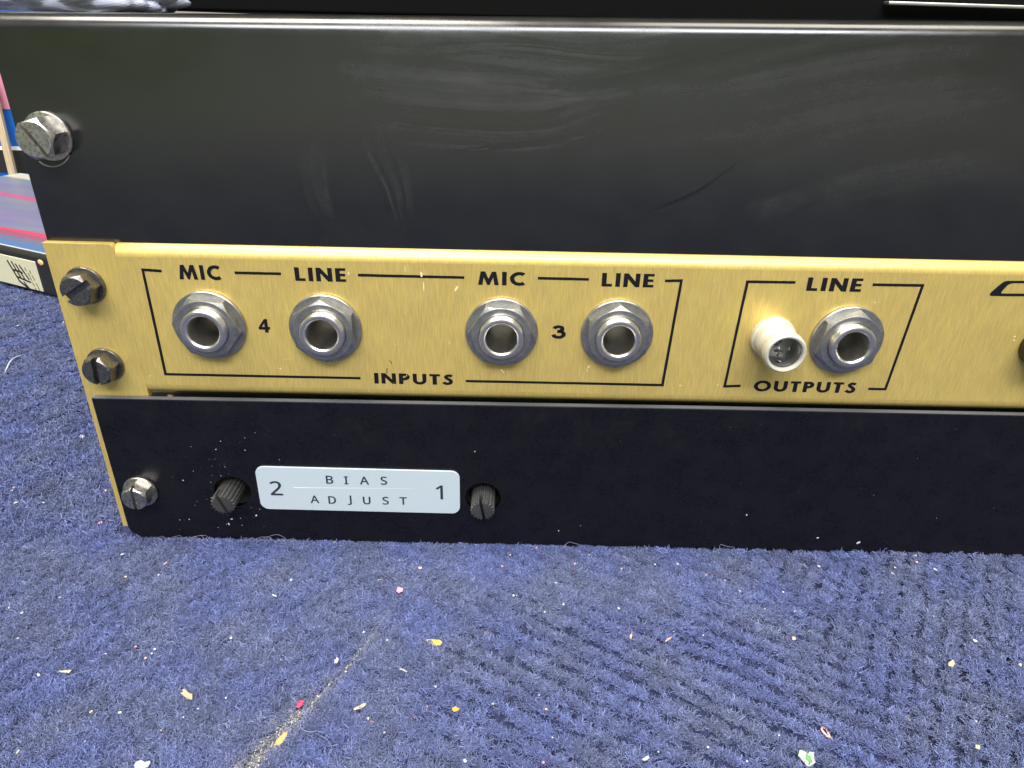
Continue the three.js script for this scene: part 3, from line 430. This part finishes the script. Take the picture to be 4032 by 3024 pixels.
{ // blue carton standing behind the cartridge, with a beige batten leaning on it
  const g = new THREE.Group(); g.name = 'blue_carton'; scene.add(g); tag(g, 'bright blue carton with pink band standing behind the video cassette', 'carton'); g.position.set(-0.375, 0, -0.372);
  const add = (n, geo, col, rough) => { geo.scale(MM, MM, MM); const m = shadowed(new THREE.Mesh(geo, std({ color: lin(...col), roughness: rough }))); m.name = n; g.add(m); };
  const b = new RoundedBoxGeometry(150, 130, 60, 2, 1); b.translate(-10, 65, -30); add('box', b, [0.008, 0.11, 0.45], 0.45);
  const p = new THREE.BoxGeometry(150.4, 22, 0.6); p.translate(-10, 66, 0.2); add('pink_band', p, [0.5, 0.2, 0.27], 0.5);
  const w = new THREE.BoxGeometry(150.4, 2.4, 0.7); w.translate(-10, 29.5, 0.2); add('white_line', w, [0.8, 0.8, 0.8], 0.5);
  const k = new THREE.BoxGeometry(150.4, 15, 0.65); k.translate(-10, 20.7, 0.2); add('dark_band', k, [0.02, 0.018, 0.018], 0.5);
  const batten = new RoundedBoxGeometry(5, 76, 3, 2, 0.6); batten.translate(0, 38, 0); batten.rotateX(-0.1); batten.rotateZ(0.02);
  loose('wooden_batten', batten, std({ color: lin(0.62, 0.50, 0.33), roughness: 0.8, map: rep(T.mottleColor, 12) }), [onPanel(46, 680, -360)[0], 0.2, -360], 'thin beige wooden batten leaning on the blue carton', 'batten');
}
{ // crumpled clear bag on top of the amplifier
  const g = new THREE.IcosahedronGeometry(1, 24), p = g.attributes.position; for (let i = 0; i < p.count; i++) { const v = new THREE.Vector3().fromBufferAttribute(p, i); const n = Math.abs(noise3(v.x * 1.7, v.y * 1.7, v.z * 1.7)) + 0.4 * Math.abs(noise3(v.x * 2.6, v.y * 2.6, v.z * 2.6)); v.multiplyScalar(0.9 + 0.12 * n); p.setXYZ(i, v.x * 26, Math.max(v.y * 9, -4.5), v.z * 14); }
  const flat = new THREE.BufferGeometry(); flat.setAttribute('position', p); flat.computeVertexNormals();
  loose('plastic_bag', flat, std({ color: lin(0.36, 0.38, 0.46), roughness: 0.35 }), [-94, 43 + 70.5 + 4.7, -26], 'crumpled clear plastic bag on top of the black panel', 'bag');
  const bar = new RoundedBoxGeometry(140, 0.8, 3, 2, 0.3); bar.rotateZ(-0.009); loose('metal_rail', bar, std({ color: lin(0.6, 0.62, 0.58), metalness: 1, roughness: 0.4 }), [160, 43 + 75.95, -60.2], 'thin bright metal rail along the black rear block', 'rail');
}
{ // unseen green crate, added to tint the upper panel's reflection
  const g = new THREE.Group(); g.name = 'added_crate'; scene.add(g); tag(g, 'added olive green crate on the open floor, unseen', 'crate'); g.position.set(-0.95, -0.008, 1.25); g.rotation.y = 0.35;
  const m = std({ color: lin(0.20, 0.27, 0.09), roughness: 0.6 }), add = (n, w, h, d, x, y, z) => { const q = new RoundedBoxGeometry(w, h, d, 2, 0.01); q.translate(x, y, z); const o = shadowed(new THREE.Mesh(q, m)); o.name = n; g.add(o); };
  add('base', 0.66, 0.03, 0.44, 0, 0.015, 0); for (const k of [-1, 1]) { add('side', 0.66, 0.40, 0.03, 0, 0.23, k * 0.21); add('side', 0.03, 0.40, 0.385, k * 0.315, 0.23, 0); add('rim', 0.74, 0.035, 0.05, 0, 0.445, k * 0.225); add('rim', 0.05, 0.035, 0.395, k * 0.34, 0.445, 0); }
}
/* ------------------------------------------------------------------ litter on the carpet */
const floorTop = (x, z) => carpetY(x, z) + 0.62;
const LC = { white: [0.36, 0.38, 0.42], cream: [0.38, 0.35, 0.24], peach: [0.62, 0.38, 0.26], pink: [0.66, 0.27, 0.33], yellow: [0.50, 0.37, 0.08], beige: [0.30, 0.27, 0.18], orange: [0.85, 0.30, 0.04], red: [0.75, 0.04, 0.10], grey: [0.5, 0.5, 0.48] };
const LM = {}; for (const k in LC) LM[k] = std({ color: lin(...LC[k]), roughness: 0.75, side: THREE.DoubleSide });
function flakeGeo(w, h, R, th = 0.14, curl = 0.25) {
  const n = 11, s = [], k0 = R() * 9; for (let k = 0; k < n; k++) { const a = k / n * 6.283, r = 0.6 + 0.6 * R(); s.push(new THREE.Vector2(w / 2 * r * Math.cos(a), h / 2 * r * Math.sin(a))); }
  const g = new THREE.ExtrudeGeometry(new THREE.Shape(s), { depth: th, bevelEnabled: true, bevelSize: 0.03, bevelThickness: 0.02, bevelSegments: 1 }); g.rotateX(-Math.PI / 2);
  const p = g.attributes.position, big = Math.max(w, h); for (let i = 0; i < p.count; i++) p.setY(i, p.getY(i) + curl * (0.5 * noise3(p.getX(i) / big * 2, p.getZ(i) / big * 2, k0) + (p.getX(i) / big) ** 2) * Math.min(big, 2.5)); g.computeVertexNormals(); return g;
}
{
  const R = rng(2024), names = { white: ['paper_crumb', 'tiny white paper crumb caught in the blue carpet pile', 'crumb', 'white crumbs on the carpet'], cream: ['straw_crumb', 'small cream straw crumb lying on the blue carpet', 'crumb', 'cream crumbs on the carpet'], peach: ['wood_crumb', 'tiny peach wood crumb lying on the blue carpet', 'crumb', 'peach crumbs on the carpet'], pink: ['pink_crumb', 'tiny pale pink paper crumb on the blue carpet', 'crumb', 'pink crumbs on the carpet'] };
  const lay = (u, v, c, wpx, hpx, turn = R() * 3, own) => {
    const [x, z] = onFloor(u, v), depth = rayLen(x, z), k = depth / FPX, w = wpx * k, h = hpx * k * 1.25, n = own ?? names[c];
    const g = flakeGeo(Math.max(w, 0.2), Math.max(h, 0.2), R, 0.05, 0.3); g.rotateY(turn); if (!own) g.rotateX((R() - 0.3) * 0.7);
    return loose(n[0], g, own?.[4] ?? LM[c], [x, floorTop(x, z) + (own ? 0.3 : 0.02), z], n[1], n[2], n[3]);
  };
  function rayLen(x, z) { const d = new THREE.Vector3(x, FLOOR, z).sub(EYE), f = new THREE.Vector3(0, 0, -1).applyMatrix4(ROT); return d.dot(f); }
  const A = (x, y) => [x * 0.6329, 2000 + y * 0.6329], B = (x, y) => [1300 + x * 0.6329, 2000 + y * 0.6329], Cc = (x, y) => [2600 + x * 0.6474, 2000 + y * 0.6474], Dd = (x, y) => [x * 0.6024, 1100 + y * 0.6024];
  const many = (F, c, list) => { for (const [x, y, w, h] of list) lay(...F(x, y), c, (w ?? 13) * 0.52, (h ?? w ?? 13) * 0.52); };
  many(A, 'white', [[760, 290, 20], [985, 410], [1710, 560, 14, 34], [1810, 440, 16], [2120, 300, 28, 14], [110, 808], [368, 550, 16], [960, 875, 22, 16], [945, 905, 12], [1405, 1180], [1230, 1243], [1436, 806, 22, 14], [1748, 937], [1860, 1022, 26, 9], [140, 660, 12, 20], [525, 1440, 10], [1140, 1300, 10], [650, 885, 12], [2150, 1010, 12]]);
  many(A, 'cream', [[775, 415, 26, 16], [240, 1040, 30, 14], [565, 1265, 28, 16], [750, 1283, 28, 12], [1950, 828, 24, 22], [105, 1505, 12, 30], [2080, 205, 24, 10]]);
  many(A, 'peach', [[1025, 340, 12, 30], [900, 920, 18, 12], [55, 620, 14, 10], [1000, 1380, 12]]);
  many(A, 'pink', [[840, 848, 14, 12], [632, 884, 10]]);
  many(B, 'white', [[1405, 462], [1140, 550, 22, 10], [1163, 527, 10], [1797, 608, 16], [1335, 648, 26, 12], [1125, 828, 30, 26], [1203, 768], [455, 1018, 18, 50], [355, 822, 16], [2143, 740, 10], [1302, 1133], [655, 1115, 16], [838, 1575, 22], [2045, 1495, 12], [1815, 362, 15, 10], [2023, 345], [2160, 355], [1450, 605, 18, 12], [660, 575, 10], [1250, 915, 12], [210, 772, 14], [1383, 1423, 10], [1960, 1560, 60, 20]]);
  many(B, 'cream', [[500, 192, 30, 14], [1612, 287, 14, 20], [1012, 1217, 16], [1150, 1362, 24, 44], [560, 388, 30, 16]]);
  many(B, 'peach', [[310, 435, 14, 22], [893, 430, 26, 20], [1285, 240, 18, 34], [1120, 290, 12, 8], [1832, 293, 14, 26], [1872, 793, 16, 46], [2103, 812, 16, 46], [600, 1247, 34, 14], [235, 1305, 20, 12], [1345, 1255, 14, 20], [2000, 915, 20, 8]]);
  many(B, 'pink', [[428, 318, 26, 18], [1070, 355, 20, 10], [258, 1322, 24, 20], [337, 1395, 16], [520, 1278, 36, 18], [940, 1550, 18], [1327, 1565, 26, 14], [1523, 342, 12], [562, 366, 16, 20]]);
  many(Cc, 'white', [[483, 508, 15], [745, 520, 12], [697, 558, 10], [638, 598, 15, 10], [818, 625, 15], [965, 352, 16, 20], [393, 437, 10], [105, 348, 12], [1668, 382, 14, 24], [1270, 1022, 18, 10], [1925, 1280, 20], [203, 1230, 22, 16], [845, 1270, 14, 8], [527, 1542, 14], [290, 1457, 14], [720, 1390, 16, 10], [262, 765, 10], [1915, 810, 24], [1665, 650, 10], [733, 458, 12], [1310, 540, 10]]);
  many(Cc, 'cream', [[918, 718, 38, 18], [1425, 370, 14], [1410, 405, 14], [2190, 950, 26, 20], [1930, 1460, 40, 30], [1515, 1236, 30, 40], [1775, 945, 46, 60]]);
  many(Cc, 'peach', [[497, 832, 12, 26], [810, 800, 28, 24], [893, 312, 16, 10], [280, 402, 18], [1515, 340, 18], [1557, 337, 20, 14], [1550, 285, 26, 12], [1532, 877, 22, 16], [1280, 1055, 22, 14], [1530, 1212, 20], [1160, 650, 16]]);
  many(Dd, 'white', [[72, 1370, 24, 18], [280, 1448, 20, 14], [120, 312, 14], [540, 1028, 44, 22]]);
  many(Dd, 'cream', [[85, 1350, 26, 14], [100, 1448, 36, 14]]);
  many(Dd, 'peach', [[125, 397, 22, 14], [690, 1375, 14]]);
  const one = (F, x, y, c, w, h, turn, name, label, cat, mat) => lay(...F(x, y), c, w * 0.635, h * 0.635, turn, [name, label, cat, undefined, mat]);
  one(B, 648, 825, 'yellow', 112, 44, -0.3, 'leaf_shred', 'bright yellow leaf shred lying on the blue carpet', 'leaf');
  one(A, 1165, 1172, 'beige', 112, 30, -0.6, 'leaf_shred', 'narrow beige leaf shred beside the carpet seam', 'leaf');
  one(B, 970, 750, 'beige', 34, 56, -0.3, 'leaf_shred', 'small notched beige leaf shred beyond the yellow one', 'leaf');
  one(B, 780, 1248, 'orange', 40, 26, -0.2, 'orange_crumb', 'bright orange crumb on the blue carpet', 'crumb');
  one(A, 1867, 1222, 'red', 28, 48, -0.2, 'red_crumb', 'red paper crumb lying in the carpet seam', 'crumb');
  one(A, 1740, 1425, 'orange', 40, 100, -0.5, 'wood_splinter', 'orange wood splinter lying in the dusty carpet seam', 'splinter', std({ color: lin(0.80, 0.46, 0.16), roughness: 0.8, map: rep(T.mottleColor, 3) }));
  one(B, 435, 515, 'pink', 46, 40, 0, 'confetti_dot', 'round pink confetti dot at the head of the carpet seam', 'confetti');
  one(A, 627, 97, 'pink', 26, 24, 0, 'confetti_dot', 'small round pink confetti dot beside the gold edge', 'confetti');
  one(A, 412, 1018, 'cream', 82, 11, 0.02, 'straw_sliver', 'short cream straw sliver lying alone on open carpet', 'straw');
  one(B, 190, 1234, 'cream', 98, 16, 0.55, 'straw_sliver', 'long cream straw sliver pointing away from the carpet seam', 'straw');
  one(A, 2095, 960, 'white', 26, 46, 0.15, 'paper_scrap', 'white oblong paper scrap lying in the carpet seam', 'paper');
  one(A, 880, 1612, 'white', 110, 50, 0.1, 'paper_scrap', 'pale bluish paper scrap flat on the carpet left of the seam', 'paper', std({ color: lin(0.28, 0.33, 0.42), roughness: 0.8 }));
  one(B, 545, 186, 'pink', 12, 36, 0.1, 'pink_sliver', 'thin pink sliver against the foot of the lower black panel', 'sliver');
  { const [x, z] = onFloor(...Cc(900, 1508)), g = flakeGeo(3.0, 3.1, R, 0.2, 0.5); const sp = new THREE.Group(); sp.name = 'paper_wad'; scene.add(sp); tag(sp, 'folded pale paper wad with green print on the carpet', 'paper'); sp.position.set(x * MM, (floorTop(x, z) + 0.15) * MM, z * MM); g.scale(MM, MM, MM); const m = shadowed(new THREE.Mesh(g, std({ color: lin(0.46, 0.55, 0.38), roughness: 0.7 }))); m.name = 'paper'; sp.add(m); const g2 = flakeGeo(1.3, 1.7, R, 0.15, 0.3); g2.translate(0.1, 0.42, 0.15); g2.scale(MM, MM, MM); const m2 = shadowed(new THREE.Mesh(g2, std({ color: lin(0.10, 0.24, 0.10), roughness: 0.7 }))); m2.name = 'green_print'; sp.add(m2); }
  { const [x, z] = onFloor(...Cc(1035, 1345)); loose('curled_shaving', tube([[0.75, 0.1, 2.2], [0.5, 0.4, 1.1], [-0.35, 0.8, 0.1], [-0.85, 0.9, -1.1], [-0.5, 0.9, -1.6], [0.1, 0.7, -1.2], [0.3, 0.5, 0], [0.7, 0.35, 1.3], [1.0, 0.2, 2.4]], 0.2, 40, 6), std({ color: lin(0.82, 0.5, 0.4), roughness: 0.6 }), [x, floorTop(x, z) + 0.1, z], 'curled peach shaving forming a loop on the carpet', 'shaving'); }
  { const a = onFloor(86, 1388), b = onFloor(48, 1430), c = onFloor(16, 1466), y = (q) => floorTop(...q) + 0.7; const t = tube([[a[0], y(a), a[1]], [b[0], y(b) + 0.5, b[1]], [c[0], y(c), c[1]]].map(p => [p[0] - b[0], p[1], p[2] - b[1]]), 0.3, 16, 5); loose('straw_strand', t, std({ color: lin(0.36, 0.40, 0.45), roughness: 0.7 }), [b[0], 0, b[1]], 'thin pale straw strand on the carpet behind the gold ear', 'straw'); }
  // dust in the seam, lint hairs
  const grain = new THREE.IcosahedronGeometry(0.105 * MM, 0), N = 1900, im = new THREE.InstancedMesh(grain, std({ color: 0xffffff, roughness: 0.9 }), N), mx = new THREE.Matrix4(), c = new THREE.Color();
  im.name = 'seam_dust'; tag(im, 'pale grit and dust lodged along the carpet seam', 'dust', null, 'stuff');
  const curve = new THREE.CatmullRomCurve3(SEAM.map(p => new THREE.Vector3(p[0], 0, p[1])));
  for (let k = 0; k < N; k++) { const t = 0.16 + 0.84 * Math.pow(R(), 0.62), p = curve.getPoint(t), w = 0.16 + 2.3 * Math.pow(clamp((t - 0.45) / 0.55), 1.4), g = (R() + R() + R() - 1.5) / 1.2, x = p.x + g * w * 1.1, z = p.z + g * w * 0.5, s = 0.4 + 1.1 * R() * R() * (1 + 0.6 * t); mx.makeRotationFromEuler(new THREE.Euler(R() * 3, R() * 3, R() * 3)).scale(new THREE.Vector3(s * (1 + R()), s * 0.7, s)); mx.setPosition(x * MM, (carpetY(x, z) + 0.30 + 0.5 * R()) * MM, z * MM); im.setMatrixAt(k, mx); const q = R(); c.setRGB(0.20 + 0.34 * q * q, 0.19 + 0.32 * q * q, 0.18 + 0.29 * q * q); im.setColorAt(k, c); }
  shadowed(im); scene.add(im);
  const lint = []; for (let k = 0; k < 55; k++) { const x = -110 + 230 * R(), z = 3 + 72 * R(), a = R() * 6.28, l = 1.5 + 3.5 * R(), y = floorTop(x, z), pts = []; let px = x, pz = z, az = a; for (let i = 0; i < 5; i++) { pts.push([px, y + 0.25 + 0.35 * R(), pz]); px += Math.cos(az) * l / 4; pz += Math.sin(az) * l / 4; az += (R() - 0.5) * 1.5; } lint.push(tube(pts, 0.03 + 0.02 * R(), 10, 3)); }
  for (let k = 0; k < 34; k++) { const x = -88 + 190 * R() * R(), r = 0.6 + 2.2 * R() * R(), pts = []; for (let i = 0; i <= 6; i++) { const a = i / 6 * PI; pts.push([x + r * Math.cos(a) * (0.7 + 0.6 * R()), 0.2 + r * Math.sin(a) * 0.9, 2.6 + R()]); } lint.push(tube(pts, 0.035, 14, 3)); }
  const lg = merge(lint); lg.scale(MM, MM, MM); const lm = shadowed(new THREE.Mesh(lg, std({ color: lin(0.24, 0.27, 0.42), roughness: 0.9 }))); lm.name = 'lint_hairs'; tag(lm, 'loose pale lint hairs over the carpet', 'lint', null, 'stuff'); scene.add(lm);
  // specks of dust clinging to the lower panel
  const sp = []; const speck = (u, v, s) => { const [x, y] = onPanel(u, v, 1.7), g = new THREE.IcosahedronGeometry(s, 0); g.scale(1 + R(), 0.6 + 0.6 * R(), 0.5); g.rotateZ(R() * 3); g.translate(x, y, 1.7); sp.push(g); };
  for (let k = 0; k < 60; k++) { const a = R() * 6.283, q = Math.abs(R() + R() - 1) * 190 + 70; speck(917 + q * Math.cos(a) * 1.2, Math.min(2085, 1937 + q * Math.sin(a)), 0.03 + 0.09 * R() ** 2); }
  for (const [u, v, s] of [[1009, 2030, 0.2], [912, 2044, 0.22], [901, 2064, 0.22], [745, 2045, 0.14], [708, 2047, 0.1], [1100, 1810, 0.11], [1870, 1778, 0.12], [721, 1892, 0.12], [2940, 2028, 0.2], [3220, 2118, 0.2], [3380, 2137, 0.32], [3440, 1950, 0.08], [2200, 2090, 0.16], [850, 1770, 0.11], [965, 1773, 0.11]]) speck(u, v, s);
  for (let k = 0; k < 60; k++) speck(560 + 3400 * R(), 1650 + 420 * R(), 0.02 + 0.05 * R() ** 2);
  part('dust_specks', merge(sp), M.chip, lowPanel).userData.kind = 'stuff';
}

renderer.render(scene, camera);
